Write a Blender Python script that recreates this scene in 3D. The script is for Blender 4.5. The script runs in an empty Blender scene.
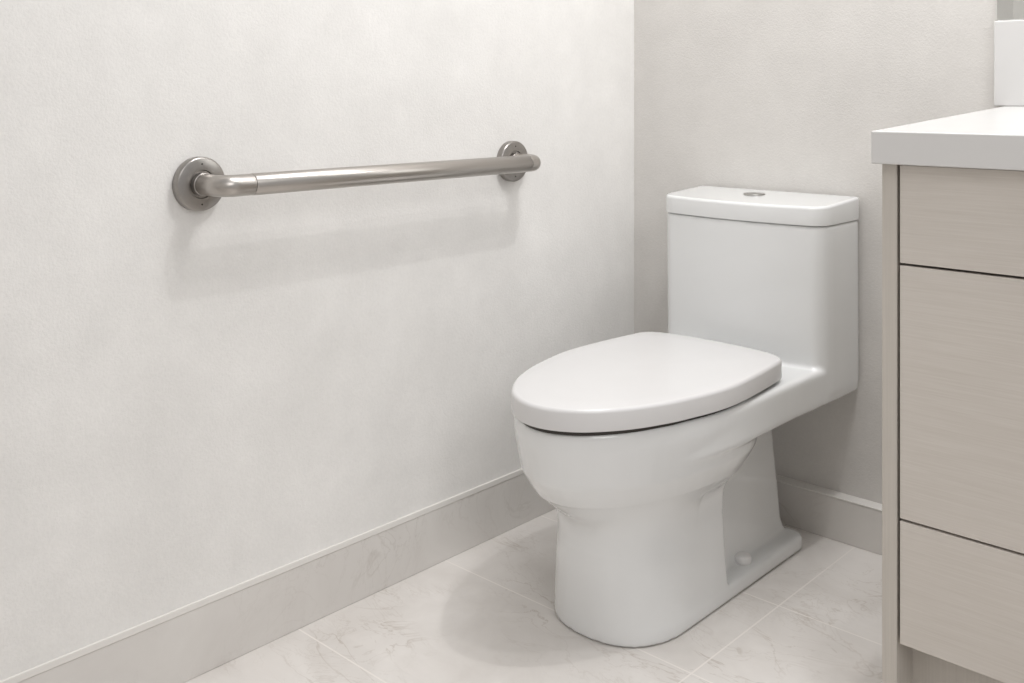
import bpy, bmesh, math, random
from mathutils import Vector, Matrix
random.seed(4)
S = bpy.context.scene
C = S.collection
PI = math.pi

# ------------------------------------------------------------------ materials
def new_mat(name):
    m = bpy.data.materials.new(name); m.use_nodes = True
    nt = m.node_tree
    b = nt.nodes['Principled BSDF']
    return m, nt, b

def srgb(r, g, b):
    f = lambda v: (v/255/12.92) if v/255 <= .04045 else ((v/255+.055)/1.055)**2.4
    return (f(r), f(g), f(b), 1)

def N(nt, t, **k):
    n = nt.nodes.new(t)
    for a, v in k.items(): setattr(n, a, v)
    return n

def pos(nt, scale=(1, 1, 1)):
    g = N(nt, 'ShaderNodeNewGeometry')
    mp = N(nt, 'ShaderNodeMapping'); mp.inputs['Scale'].default_value = scale
    nt.links.new(g.outputs['Position'], mp.inputs['Vector'])
    return mp.outputs['Vector']

def noise(nt, vec, scale, detail=4, rough=.5, dist=0):
    n = N(nt, 'ShaderNodeTexNoise')
    n.inputs['Scale'].default_value = scale; n.inputs['Detail'].default_value = detail
    n.inputs['Roughness'].default_value = rough; n.inputs['Distortion'].default_value = dist
    nt.links.new(vec, n.inputs['Vector'])
    return n.outputs['Fac']

def ramp(nt, fac, stops):
    r = N(nt, 'ShaderNodeValToRGB')
    el = r.color_ramp.elements
    while len(el) < len(stops): el.new(.5)
    for e, (p, c) in zip(el, stops): e.position = p; e.color = c
    nt.links.new(fac, r.inputs['Fac'])
    return r.outputs['Color']

def mix(nt, fac, a, b, mode='MIX'):
    m = N(nt, 'ShaderNodeMix', data_type='RGBA', blend_type=mode)
    for sock, v in ((m.inputs[0], fac), (m.inputs[6], a), (m.inputs[7], b)):
        if hasattr(v, 'is_linked'): nt.links.new(v, sock)
        else: sock.default_value = v
    return m.outputs[2]

def math_(nt, op, a, b=None, c=None):
    m = N(nt, 'ShaderNodeMath', operation=op)
    for i, v in enumerate((a, b, c)):
        if v is None: continue
        if hasattr(v, 'is_linked'): nt.links.new(v, m.inputs[i])
        else: m.inputs[i].default_value = v
    return m.outputs[0]

def bump(nt, b, h, strength, dist=.001):
    n = N(nt, 'ShaderNodeBump'); n.inputs['Strength'].default_value = strength
    n.inputs['Distance'].default_value = dist
    nt.links.new(h, n.inputs['Height']); nt.links.new(n.outputs['Normal'], b.inputs['Normal'])

def wallpaper(name='textured_wallpaper', t=1.0, wb=1.012):
    m, nt, b = new_mat(name)
    v = pos(nt)
    big = noise(nt, v, 7, 5, .55)
    base = ramp(nt, big, [(.3, srgb(230, 228, 225)), (.7, srgb(238, 236, 233))])
    grain = noise(nt, v, 150, 4, .65)
    blot = noise(nt, v, 26, 4, .6)
    k = math_(nt, 'ADD', math_(nt, 'MULTIPLY', grain, .6), math_(nt, 'MULTIPLY', blot, .4))
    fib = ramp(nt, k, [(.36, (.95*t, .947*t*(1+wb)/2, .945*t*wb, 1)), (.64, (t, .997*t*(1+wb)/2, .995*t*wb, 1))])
    nt.links.new(mix(nt, 1.0, base, fib, 'MULTIPLY'), b.inputs['Base Color'])
    b.inputs['Roughness'].default_value = .75
    b.inputs['Specular IOR Level'].default_value = .25
    fine = noise(nt, v, 260, 3, .6)
    bump(nt, b, math_(nt, 'ADD', fine, grain), .4, .0012)
    return m

def marble(name, tiles, c0, c1, vein, rough=.35, vs=1.0):
    m, nt, b = new_mat(name)
    v = pos(nt)
    big = noise(nt, v, 5.5, 6, .6, .6)
    col = ramp(nt, big, [(.3, c0), (.7, c1)])
    # thin veins: iso-lines of a distorted noise, stretched diagonally
    def veins(scale, width, dist, map_scale):
        f = noise(nt, pos(nt, map_scale), scale, 5, .6, dist)
        d = math_(nt, 'ABSOLUTE', math_(nt, 'SUBTRACT', f, .5))
        return ramp(nt, d, [(0, (1, 1, 1, 1)), (width, (0, 0, 0, 1))])
    msk = ramp(nt, noise(nt, v, 4.2, 2), [(.44, (0, 0, 0, 1)), (.66, (1, 1, 1, 1))])
    v1 = mix(nt, 1.0, veins(2.6, .012, 1.1, (1, 2.2, 2.2)), msk, 'MULTIPLY')
    v2 = mix(nt, 1.0, veins(6.0, .014, 1.6, (1, 1.6, .6)), msk, 'MULTIPLY')
    col = mix(nt, math_(nt, 'MULTIPLY', v1, .55*vs), col, vein)
    col = mix(nt, math_(nt, 'MULTIPLY', v2, .34*vs), col, vein)
    if tiles:
        g = N(nt, 'ShaderNodeNewGeometry'); sp = N(nt, 'ShaderNodeSeparateXYZ')
        nt.links.new(g.outputs['Position'], sp.inputs[0])
        def line(sock, off, step, w):
            a = math_(nt, 'DIVIDE', math_(nt, 'SUBTRACT', sock, off), step)
            fr = math_(nt, 'ABSOLUTE', math_(nt, 'SUBTRACT', math_(nt, 'FRACT', a), .5))
            return math_(nt, 'GREATER_THAN', fr, .5 - w/step/2)
        lx = line(sp.outputs['X'], .566+6.1, 0.61, .003)
        ly = None
        for yy in (-.03, -.346, -.630, -.973, -1.285, -1.597, -1.91, -2.22, -2.53):
            q = math_(nt, 'LESS_THAN', math_(nt, 'ABSOLUTE', math_(nt, 'SUBTRACT', sp.outputs['Y'], yy)), .0015)
            ly = q if ly is None else math_(nt, 'MAXIMUM', ly, q)
        gr = math_(nt, 'MAXIMUM', lx, ly)
        # each tile a slightly different tone
        tx = math_(nt, 'FLOOR', math_(nt, 'DIVIDE', math_(nt, 'SUBTRACT', sp.outputs['X'], .566+6.1), .61))
        ty = math_(nt, 'FLOOR', math_(nt, 'DIVIDE', math_(nt, 'SUBTRACT', sp.outputs['Y'], -.312-6.2), .31))
        cb = N(nt, 'ShaderNodeCombineXYZ'); nt.links.new(tx, cb.inputs[0]); nt.links.new(ty, cb.inputs[1])
        wn = N(nt, 'ShaderNodeTexWhiteNoise'); nt.links.new(cb.outputs[0], wn.inputs['Vector'])
        tone = ramp(nt, wn.outputs['Value'], [(0, (.965, .965, .965, 1)), (1, (1, 1, 1, 1))])
        col = mix(nt, 1.0, col, tone, 'MULTIPLY')
        col = mix(nt, math_(nt, 'MULTIPLY', gr, .8), col, srgb(236, 231, 226))
        bump(nt, b, math_(nt, 'SUBTRACT', 1, gr), .3, .001)
    nt.links.new(col, b.inputs['Base Color'])
    b.inputs['Roughness'].default_value = rough
    return m

def plain(name, col, rough, metal=0, spec=.5, coat=0):
    m, nt, b = new_mat(name)
    f = noise(nt, pos(nt), 9, 3)
    c = ramp(nt, f, [(.3, tuple(x*.985 for x in col[:3])+(1,)), (.7, col)])
    nt.links.new(c, b.inputs['Base Color'])
    b.inputs['Roughness'].default_value = rough; b.inputs['Metallic'].default_value = metal
    b.inputs['Specular IOR Level'].default_value = spec
    b.inputs['Coat Weight'].default_value = coat; b.inputs['Coat Roughness'].default_value = .06
    return m

def steel(name, col, sc):
    m, nt, b = new_mat(name)
    f = noise(nt, pos(nt, sc), 1, 4, .7)
    nt.links.new(ramp(nt, f, [(.3, tuple(x*.9 for x in col[:3])+(1,)), (.7, col)]), b.inputs['Base Color'])
    r = N(nt, 'ShaderNodeMapRange'); r.inputs['To Min'].default_value = .24; r.inputs['To Max'].default_value = .40
    nt.links.new(f, r.inputs['Value']); nt.links.new(r.outputs[0], b.inputs['Roughness'])
    b.inputs['Metallic'].default_value = 1
    bump(nt, b, f, .06, .0004)
    return m

def veneer(name, sc, c0, c1):
    m, nt, b = new_mat(name)
    f = noise(nt, pos(nt, sc), 1, 5, .65)
    big = noise(nt, pos(nt), 4, 3)
    g = ramp(nt, f, [(.3, c0), (.7, c1)])
    t = ramp(nt, big, [(.3, (.98, .98, .98, 1)), (.7, (1, 1, 1, 1))])
    nt.links.new(mix(nt, 1.0, g, t, 'MULTIPLY'), b.inputs['Base Color'])
    b.inputs['Roughness'].default_value = .5
    bump(nt, b, f, .12, .0006)
    return m

M = {}
M['wall'] = wallpaper()
M['wall_b'] = wallpaper('shade_darkened_wallpaper', .82, .985)  # same wallpaper, darkened in colour to stand for the back wall's dimmer light
M['floor'] = marble('marble_floor_tile', True, srgb(211, 206, 201), srgb(229, 225, 221), srgb(172, 160, 148), .38)
M['base'] = marble('marble_baseboard', False, srgb(210, 206, 202), srgb(220, 217, 213), srgb(168, 160, 151), .4, .45)
M['trim'] = plain('white_edge_trim', srgb(228, 225, 221), .5)
M['ceil'] = plain('ceiling_paint', srgb(242, 240, 237), .8)
M['china'] = plain('white_porcelain', srgb(229, 230, 230), .07, coat=.4)
M['seat'] = plain('white_seat_plastic', srgb(217, 216, 216), .24)
M['cap'] = plain('white_cap_plastic', srgb(242, 241, 240), .3)
M['chrome'] = plain('brushed_button', srgb(176, 174, 171), .35, 1)
M['steel'] = steel('brushed_steel', srgb(186, 181, 176), (400, 3, 400))
M['steelf'] = steel('brushed_steel_flange', srgb(164, 160, 156), (300, 90, 90))
M['dark'] = plain('dark_recess_and_shade', srgb(52, 48, 44), .6)
M['quartz'] = plain('white_quartz', srgb(214, 213, 212), .22)
M['wood_h'] = veneer('beige_veneer_horizontal', (9, 9, 420), srgb(202, 195, 187), srgb(212, 206, 199))
M['wood_v'] = veneer('beige_veneer_vertical', (260, 120, 4), srgb(191, 185, 177), srgb(201, 195, 187))
M['mirror'] = plain('mirror_glass', srgb(246, 247, 245), .02, 1)

# ------------------------------------------------------------------ helpers
def obj(name, bm, mat, parent=None, smooth=False, loc=None, bevel=0, segs=3, angle=40):
    """link ONE mesh object; vertices are given in world coordinates"""
    me = bpy.data.meshes.new(name)
    bmesh.ops.recalc_face_normals(bm, faces=bm.faces)
    bm.to_mesh(me); bm.free()
    o = bpy.data.objects.new(name, me); C.objects.link(o)
    me.materials.append(mat)
    base = Vector((0, 0, 0))
    p = parent
    while p: base += p.location; p = p.parent
    if loc is not None: o.location = Vector(loc) - base
    me.transform(Matrix.Translation(-(base + o.location)))
    if parent: o.parent = parent
    if bevel:
        md = o.modifiers.new('Bevel', 'BEVEL'); md.width = bevel; md.segments = segs; md.limit_method = 'ANGLE'
        md.angle_limit = math.radians(angle); md.harden_normals = True
    if smooth or bevel:
        for p in me.polygons: p.use_smooth = bool(bevel) or len(p.vertices) <= 4
    return o

def thing(name, label, cat, loc, group=None):
    o = bpy.data.objects.new(name, None); C.objects.link(o)
    o.empty_display_size = .05
    o.location = loc; o['label'] = label; o['category'] = cat
    if group: o['group'] = group
    return o

def struct(o): o['kind'] = 'structure'; return o

def box(x0, x1, y0, y1, z0, z1, bm=None):
    bm = bm or bmesh.new()
    r = bmesh.ops.create_cube(bm, size=1)
    for v in r['verts']:
        v.co = Vector((x0 + (v.co.x+.5)*(x1-x0), y0 + (v.co.y+.5)*(y1-y0), z0 + (v.co.z+.5)*(z1-z0)))
    return bm

def catmull(pts, n=8, flip=False):
    out = []
    P = [pts[0]] + list(pts) + [pts[-1]]
    if flip:                                           # mirror-symmetric ends
        P[0] = Vector((-pts[1][0], pts[1][1])); P[-1] = Vector((-pts[-2][0], pts[-2][1]))
    for i in range(1, len(P)-2):
        a, b, c, d = [Vector(p) for p in P[i-1:i+3]]
        for k in range(n):
            t = k/n
            out.append(.5*((2*b)+(c-a)*t+(2*a-5*b+4*c-d)*t*t+(3*b-a-3*c+d)*t**3))
    out.append(Vector(pts[-1]))
    return out

def mirror_outline(half, cx):
    """half: points (dx>=0, y) from back centre to front centre -> closed loop"""
    r = [(cx+p[0], p[1]) for p in half]
    l = [(cx-p[0], p[1]) for p in reversed(half)][1:-1]
    return r + l

def loft(bm, rings):
    """rings: list of (outline, z); equal point counts; capped"""
    vs = []
    for pts, z in rings:
        vs.append([bm.verts.new((p[0], p[1], z)) for p in pts])
    n = len(vs[0])
    for a, b in zip(vs, vs[1:]):
        for i in range(n):
            j = (i+1) % n
            bm.faces.new((a[i], a[j], b[j], b[i]))
    bm.faces.new(list(reversed(vs[0]))); bm.faces.new(vs[-1])
    return bm

def offset_outline(pts, d):
    """move a closed loop inwards by d"""
    n = len(pts); out = []
    area = sum(pts[i][0]*pts[(i+1) % n][1]-pts[(i+1) % n][0]*pts[i][1] for i in range(n))
    s = 1 if area > 0 else -1
    for i in range(n):
        a = Vector(pts[i-1]); b = Vector(pts[(i+1) % n]); t = (b-a)
        if t.length < 1e-9: out.append(pts[i]); continue
        t.normalize()
        out.append((pts[i][0]-t.y*d*s, pts[i][1]+t.x*d*s))
    return out

def soft_slab(pts, z0, z1, r0, r1, steps=5, crown=0):
    """slab with rounded bottom (r0) and top (r1) edges"""
    rings = []
    if r0:
        for k in range(steps+1):
            a = PI/2*k/steps
            rings.append((offset_outline(pts, r0*(1-math.sin(a))), z0 + r0*(1-math.cos(a))))
    else: rings.append((pts, z0))
    for k in range(steps+1):
        a = PI/2*k/steps
        rings.append((offset_outline(pts, r1*(1-math.cos(a))), z1-crown - r1*(1-math.sin(a))))
    if crown:
        last = rings[-1][0]; n = len(last)
        mx = sum(p[0] for p in last)/n; my = sum(p[1] for p in last)/n
        for s in (.85, .65, .4, .15):
            rings.append(([(mx+(p[0]-mx)*s, my+(p[1]-my)*s) for p in last], z1-crown*s*s))
    return loft(bmesh.new(), rings)

def lathe(profile, segs=48, axis='Z', at=(0, 0, 0)):
    """profile: (r, h) pairs; revolved about an axis through at"""
    bm = bmesh.new(); rings = []
    for r, h in profile:
        ring = []
        for i in range(segs):
            a = 2*PI*i/segs
            p = (r*math.cos(a), r*math.sin(a), h)
            if axis == 'X': p = (h, r*math.cos(a), r*math.sin(a))
            ring.append(bm.verts.new(Vector(p)+Vector(at)))
        rings.append(ring)
    for a, b in zip(rings, rings[1:]):
        for i in range(segs):
            bm.faces.new((a[i], a[(i+1) % segs], b[(i+1) % segs], b[i]))
    bm.faces.new(list(reversed(rings[0]))); bm.faces.new(rings[-1])
    return bm

def sweep(path, r, segs=32):
    """round tube along a planar (horizontal) path"""
    bm = bmesh.new(); rings = []
    n = len(path)
    for i, p in enumerate(path):
        t = (path[min(i+1, n-1)] - path[max(i-1, 0)]).normalized()
        up = Vector((0, 0, 1)); s = t.cross(up).normalized()
        rr = r[i] if isinstance(r, list) else r
        rings.append([bm.verts.new(p + (s*math.cos(2*PI*k/segs) + up*math.sin(2*PI*k/segs))*rr) for k in range(segs)])
    for a, b in zip(rings, rings[1:]):
        for i in range(segs):
            bm.faces.new((a[i], a[(i+1) % segs], b[(i+1) % segs], b[i]))
    bm.faces.new(list(reversed(rings[0]))); bm.faces.new(rings[-1])
    return bm

# ------------------------------------------------------------------ the room
RX, RY, RZ = 3.20, -2.95, 2.50
struct(obj('floor', box(-.1, RX+.1, RY-.1, .1, -.08, 0), M['floor']))
struct(obj('wall_left', box(-.1, 0, RY-.1, .1, 0, RZ), M['wall']))
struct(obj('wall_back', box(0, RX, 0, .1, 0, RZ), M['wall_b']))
struct(obj('wall_front', box(0, RX, RY-.1, RY, 0, RZ), M['wall']))
BT, BH = .004, .1075
bl = struct(obj('baseboard_left', box(0, BT, RY, 0, 0, BH), M['base'], bevel=.0015, segs=2))
bb = struct(obj('baseboard_back', box(BT, .850, -.030, 0, 0, .087), M['base'], bevel=.0015, segs=2))
struct(obj('trim_left', box(0, BT+.001, RY, 0, BH, BH+.0105), M['trim'], bevel=.001, segs=2))
struct(obj('trim_back', box(BT+.001, .850, -.031, 0, .087, .090), M['trim'], bevel=.001, segs=2))

# ------------------------------------------------------------------ the toilet
TX = .380
toilet = thing('toilet', 'white one-piece toilet with its lid closed, between the steel grab bar and the beige vanity', 'toilet', (TX, -.40, 0))

def arc_half(hw, yb, yf, ystart, rb=.02, n=26, p=2.0):
    """straight-sided half outline with a (super)elliptic front"""
    h = [(0, yb), (hw*.5, yb)]
    for k in range(7):
        a = PI/2*k/6
        h.append((hw-rb+rb*math.sin(a), yb-rb+rb*math.cos(a)))
    for k in range(1, 6): h.append((hw, yb-rb+(ystart-yb+rb)*k/6))
    for k in range(n+1):
        a = PI/2*k/n
        h.append((hw*max(math.cos(a), 0)**(2/p), ystart-(ystart-yf)*math.sin(a)**(2/p)))
    h[-1] = (0, yf)
    return h

RB = -.006                                             # back of the tank, just clear of the wall
rim_half = [(0, RB), (.09, RB), (.178, RB), (.187, RB-.008), (.1865, -.08), (.185, -.145), (.182, -.22), (.180, -.30), (.180, -.38)]
rim_half += [(.180*math.cos(PI/2*k/28), -.45-.338*math.sin(PI/2*k/28)) for k in range(29)]
rim_half[-1] = (0, -.788)
deck_half = rim_half[:9]
for k in range(29):
    a = PI/2*k/28
    ins = .016*math.sin(a)**1.5
    deck_half.append(((.180-ins)*math.cos(a), -.45-(.338-1.3*ins)*math.sin(a)))
deck_half[-1] = (0, deck_half[-1][1])
deck = mirror_outline(deck_half, TX)
rim = mirror_outline(rim_half, TX)

bm = bmesh.new()
# deck and rim slab
loft(bm, [(offset_outline(deck, .002), .3125), (deck, .3155), (deck, .370)])
loft(bm, [(offset_outline(rim, .006), .340), (rim, .352), (rim, .3765), (offset_outline(rim, .005), .382)])
# bowl hanging from the rim
secs = []
for d, z in ((0, .372), (.001, .345), (.005, .32), (.010, .29), (.020, .27), (.032, .25), (.045, .235), (.062, .218), (.077, .208), (.098, .200)):
    ring = []
    for i in range(64):
        a = 2*PI*i/64
        cy = math.sin(a)
        ring.append((TX+(.18-d)*math.cos(a), -.45+(.338-1.25*d if cy < 0 else .206-1.0*d)*cy))
    secs.append((ring, z))
loft(bm, list(reversed(secs)))
# front pedestal column, flat at its back
def ped(hw, yf, yb, ys, dx=-.006):
    return mirror_outline(arc_half(hw, yb, yf, ys, .006, p=2.45), TX+dx)
loft(bm, [(ped(.1222, -.664, -.392, -.52), 0), (ped(.1200, -.666, -.394, -.52), .04), (ped(.1155, -.671, -.400, -.515, -.004), .11),
          (ped(.1115, -.673, -.402, -.51, -.002), .165), (ped(.1120, -.676, -.402, -.51, -.002), .188), (ped(.1150, -.684, -.404, -.51, -.002), .206), (ped(.1210, -.694, -.404, -.51, -.002), .220), (ped(.128, -.704, -.404, -.51, -.002), .232)])
# trapway block behind it
def rect(hw, y0, y1, r=.012):
    return mirror_outline(arc_half(hw, y1, y0, y0+r, r, n=6, p=2), TX)
loft(bm, [(rect(.084, -.44, -.100), .0), (rect(.077, -.44, -.107), .03), (rect(.072, -.44, -.115), .055), (rect(.067, -.44, -.117), .12), (rect(.060, -.44, -.121), .20), (rect(.052, -.44, -.125), .33)])
# foot with rounded back corners
foot = mirror_outline(arc_half(.1222, -.094, -.664, -.52, .03, p=2.45), TX-.006)
loft(bm, [(foot, 0), (foot, .024), (offset_outline(foot, .002), .029)])
# tank, front face bowed in plan
def tank_outline(hw, yf, bow, r=.032, dx=0):
    h = [(0, RB), (.09, RB), (hw-.006, RB), (hw-.0015, RB-.002), (hw, RB-.008)]
    yc = yf + 0
    h += [(hw, -.05), (hw, -.09), (hw, yc+r*1.2)]
    for k in range(1, 6):
        a = PI/2*k/5
        h.append((hw-r+r*math.cos(a), yc+r-r*math.sin(a)-.0005*k))
    for k in range(1, 15):
        x = (hw-r)*(1-k/14)
        h.append((x, yc-.0025-bow*(1-(x/(hw-r))**2)))
    return mirror_outline(h, TX+dx)
loft(bm, [(tank_outline(.1850, -.171, .014, .034, .0025), .33), (tank_outline(.1853, -.171, .014, .034, .0005), .6565)])
me = bpy.data.meshes.new('tmp'); bmesh.ops.recalc_face_normals(bm, faces=bm.faces); bm.to_mesh(me); bm.free()
tmp = bpy.data.objects.new('tmp', me); C.objects.link(tmp)
rm = tmp.modifiers.new('r', 'REMESH'); rm.mode = 'VOXEL'; rm.voxel_size = .0034
sm = tmp.modifiers.new('s', 'SMOOTH'); sm.factor = .5; sm.iterations = 14
dg = bpy.context.evaluated_depsgraph_get(); dg.update()
me2 = bpy.data.meshes.new_from_object(tmp.evaluated_get(dg))
bpy.data.objects.remove(tmp); bpy.data.meshes.remove(me)
me2.name = 'body'; me2.transform(Matrix.Translation(-toilet.location))
bm = bmesh.new(); bm.from_mesh(me2)                     # soften the waist under the bowl
reg = [v for v in bm.verts if v.co.z > .150 and v.co.z < .252 and v.co.y + toilet.location.y < -.49]
for k in range(170):
    bmesh.ops.smooth_vert(bm, verts=reg, factor=.5, use_axis_x=True, use_axis_y=True, use_axis_z=True)
bm.to_mesh(me2); bm.free()
z0 = min(v.co.z for v in me2.vertices)
for v in me2.vertices:
    if v.co.z < .012: v.co.z -= z0*(1-v.co.z/.012) - .0012
for p in me2.polygons: p.use_smooth = True
me2.materials.clear(); me2.materials.append(M['china'])
body = bpy.data.objects.new('body', me2); C.objects.link(body); body.parent = toilet

# tank lid and flush button
lid_out = tank_outline(.1867, -.173, .014, .035, .0003)
tl = obj('tank_lid', soft_slab(lid_out, .6575, .700, .001, .006), M['china'], toilet, smooth=True)
for v in tl.data.vertices:                            # the top falls slightly to the front
    if v.co.z+toilet.location.z > .68: v.co.z += .004+.055*(v.co.y+toilet.location.y)
obj('flush_button', lathe([(.0225, .6965), (.0225, .7012), (.0215, .7022), (.010, .7026), (.002, .7026)], at=(TX-.012, -.078, 0)), M['chrome'], tl, smooth=True)['label'] = 'round grey flush button'

# seat ring and closed lid
lid_ctrl = [(0, -.250), (.08, -.254), (.132, -.266), (.156, -.287), (.164, -.325), (.172, -.40), (.1770, -.477), (.1735, -.535), (.1625, -.592), (.1485, -.645), (.121, -.710), (.080, -.766), (.039, -.794), (0, -.8025)]
lid_half = [tuple(p) for p in catmull([Vector(p) for p in lid_ctrl], 7, True)]
lid_half[0] = (0, -.250); lid_half[-1] = (0, -.8025)
lid_pts = mirror_outline(lid_half, TX+.005)
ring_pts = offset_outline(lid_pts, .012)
obj('seat', soft_slab(ring_pts, .380, .3885, .001, .001, 2), M['dark'], toilet, smooth=True)  # ring coloured dark to paint the shadow line under the lid
obj('seat_lid', soft_slab(lid_pts, .3890, .4275, .002, .007, crown=.003), M['seat'], toilet, smooth=True)['label'] = 'closed white plastic seat lid'
# floor bolt covers, one each side of the foot
for s in (1, -1):
    obj('bolt_cap', lathe([(.0162, .022), (.0160, .038), (.0145, .0415), (.009, .0430), (.001, .0433)], 32, at=(TX+s*.085, -.295, 0)), M['cap'], toilet, smooth=True)

# ------------------------------------------------------------------ the grab bar
GZ, GD, GR = .7715, .076, .0172
YL, YR = -1.162, -.441
bar = thing('grab_bar', 'brushed steel grab bar fixed level on the left wall', 'grab bar', (0, (YL+YR)/2, GZ))
def elbow(y, s):
    """from the flange out, round the corner and a little along the bar; s = direction along +y"""
    r = .022
    pts = [Vector((.008, y, GZ)), Vector((.016, y, GZ)), Vector((GD-r, y, GZ))]
    for k in range(1, 13):
        a = PI/2*k/12
        pts.append(Vector((GD-r+r*math.sin(a), y+s*(r-r*math.cos(a)), GZ)))
    pts.append(Vector((GD, y+s*(r+(.0268 if s > 0 else .0078)), GZ)))
    pts.append(Vector((GD, y+s*(r+(.0275 if s > 0 else .0085)), GZ)))
    return pts
for y, s in ((YL, 1), (YR, -1)):
    f = obj('flange', lathe([(.0415, .0004), (.0425, .002), (.0425, .0125), (.0418, .0145), (.0395, .0159), (.0225, .0165), (.0215, .0145), (.018, .0145)], 64, 'X', (0, y, GZ)), M['steelf'], bar, smooth=True)
    sm_ = f.modifiers.new('es', 'EDGE_SPLIT'); sm_.split_angle = math.radians(50)
    for q in (1, -1):
        obj('screw_hole', lathe([(.0014, .0159), (.0014, .0168)], 12, 'X', (0, y, GZ+q*.0315)), M['dark'], f)
    obj('elbow', sweep(elbow(y, s), GR-.0003), M['steel'], bar, smooth=True)
    obj('collar', lathe([(.0182, .0145), (.0182, .0235), (.0178, .0242), (.015, .0242)], 40, 'X', (0, y, GZ)), M['steelf'], bar, smooth=True)
y0, y1 = YL+.0502, YR-.0312
obj('rail', sweep([Vector((GD, y0, GZ)), Vector((GD, y0+.0008, GZ)), Vector((GD, (y0+y1)/2, GZ)), Vector((GD, y1-.0008, GZ)), Vector((GD, y1, GZ))], [GR-.0006, GR, GR, GR, GR-.0006], 40), M['steel'], bar, smooth=True)

# ------------------------------------------------------------------ the vanity
VX0, VX1, VF, VT = .851, 2.02, -.583, .814
van = thing('vanity_cabinet', 'beige wood-veneer vanity cabinet with handleless drawers under the white countertop', 'vanity', ((VX0+VX1)/2, VF/2, 0))
obj('side_panel', box(VX0, VX0+.0212, VF, -.016, .0, VT), M['wood_v'], van, bevel=.001, segs=2)
obj('side_panel', box(VX1-.0212, VX1, VF, -.016, .0, VT), M['wood_v'], van, bevel=.001, segs=2)
obj('carcass', box(VX0+.0212, VX1-.0212, VF+.024, -.016, .15, VT), M['dark'], van)
obj('toe_kick', box(VX0+.0212, VX1-.0212, VF+.057, VF+.073, 0, .15), M['wood_v'], van)
mid = (VX0+VX1)/2
for xa, xb in ((VX0+.0255, mid-.0015), (mid+.0015, VX1-.0225)):
    for za, zb in ((.1435, .3155), (.3190, .6725), (.6760, .8125)):
        obj('drawer', box(xa, xb, VF, VF+.0235, za, zb), M['wood_h'], van, bevel=.0008, segs=2)
CXL, CF, CT = .8435, -.603, .860
RISE = .0305
bm = bmesh.new()
co = [(CXL, CF, VT+.0002), (VX1+.008, CF, VT+.0002), (VX1+.008, -.0005, VT+.0002), (CXL, -.0005, VT+.0002),
      (CXL, CF, CT), (VX1+.008, CF, CT), (VX1+.008, -.0005, CT+RISE), (CXL, -.0005, CT+RISE)]
vs = [bm.verts.new(c) for c in co]
for f in ((3, 2, 1, 0), (4, 5, 6, 7), (0, 1, 5, 4), (1, 2, 6, 5), (2, 3, 7, 6), (3, 0, 4, 7)): bm.faces.new([vs[i] for i in f])
ct = obj('countertop', bm, M['quartz'], bevel=.002)
ct['label'] = 'white quartz countertop slab lying on the beige vanity cabinet'; ct['category'] = 'countertop'
bs = obj('backsplash', box(.8265, VX1+.008, -.020, -.0005, CT+RISE-.0008, 1.0465), M['quartz'], bevel=.0025)
bs['label'] = 'white quartz backsplash strip standing upright along the back of the countertop'; bs['category'] = 'backsplash'
mr = obj('wall_mirror', box(.8275, VX1-.02, -.008, -.0005, 1.0475, 2.1), M['mirror'], bevel=.001)
mr['label'] = 'frameless wall mirror just above the white backsplash'; mr['category'] = 'mirror'

# ------------------------------------------------------------------ lights
def area(name, loc, size, power, col=(1, .993, .988), shape='DISK', rot=(0, 0, 0), spread=180):
    l = bpy.data.lights.new(name, 'AREA'); l.shape = shape; l.size = size; l.energy = power; l.color = col
    l.spread = math.radians(spread)
    o = bpy.data.objects.new(name, l); C.objects.link(o); o.location = loc; o.rotation_euler = rot
    return o
area('downlight', (1.00, -.62, RZ-.01), .05, 6.5)
area('downlight', (1.16, -.78, RZ-.01), .05, 3.5)
area('overhead_fill', (.70, -.62, RZ-.005), .8, 13, (1, .993, .988), 'SQUARE')  # added overhead fill to brighten the floor beside the toilet, no real fixture
so = area('soft_fill', (2.95, -2.05, 2.2), 1.2, 3.0, (1, .993, .988), 'SQUARE', spread=75)  # added off-frame fill from the front right, aimed at the back left corner
so.rotation_euler = Vector((-2.95, 1.85, -1.8)).to_track_quat('-Z', 'Y').to_euler()
vl = area('corner_fill', (1.30, -.10, 2.05), .7, 3.2, (1, .993, .988), 'RECTANGLE')  # added fill that lifts the left wall near the corner, no known lamp
vl.data.size_y = .08
vl.rotation_euler = Vector((-.75, -.45, -.55)).to_track_quat('-Z', 'Y').to_euler()
w = bpy.data.worlds.new('world'); S.world = w; w.use_nodes = True
w.node_tree.nodes['Background'].inputs[0].default_value = (1, .988, .985, 1)
w.node_tree.nodes['Background'].inputs[1].default_value = .48

# ------------------------------------------------------------------ camera
F, H = 1002.0, 94.0
TH = math.atan2(928, F)
cam = bpy.data.cameras.new('camera'); co_ = bpy.data.objects.new('camera', cam); C.objects.link(co_)
co_.location = (1.43052, -1.97893, .912); co_.rotation_euler = (PI/2, 0, TH)
cam.sensor_width = 36; cam.lens = 36*F/1024
cam.shift_y = -(341.5-H)/1024
cam.clip_start = .05
S.camera = co_
S.view_settings.view_transform = 'Standard'; S.view_settings.look = 'None'
S.view_settings.exposure = .17
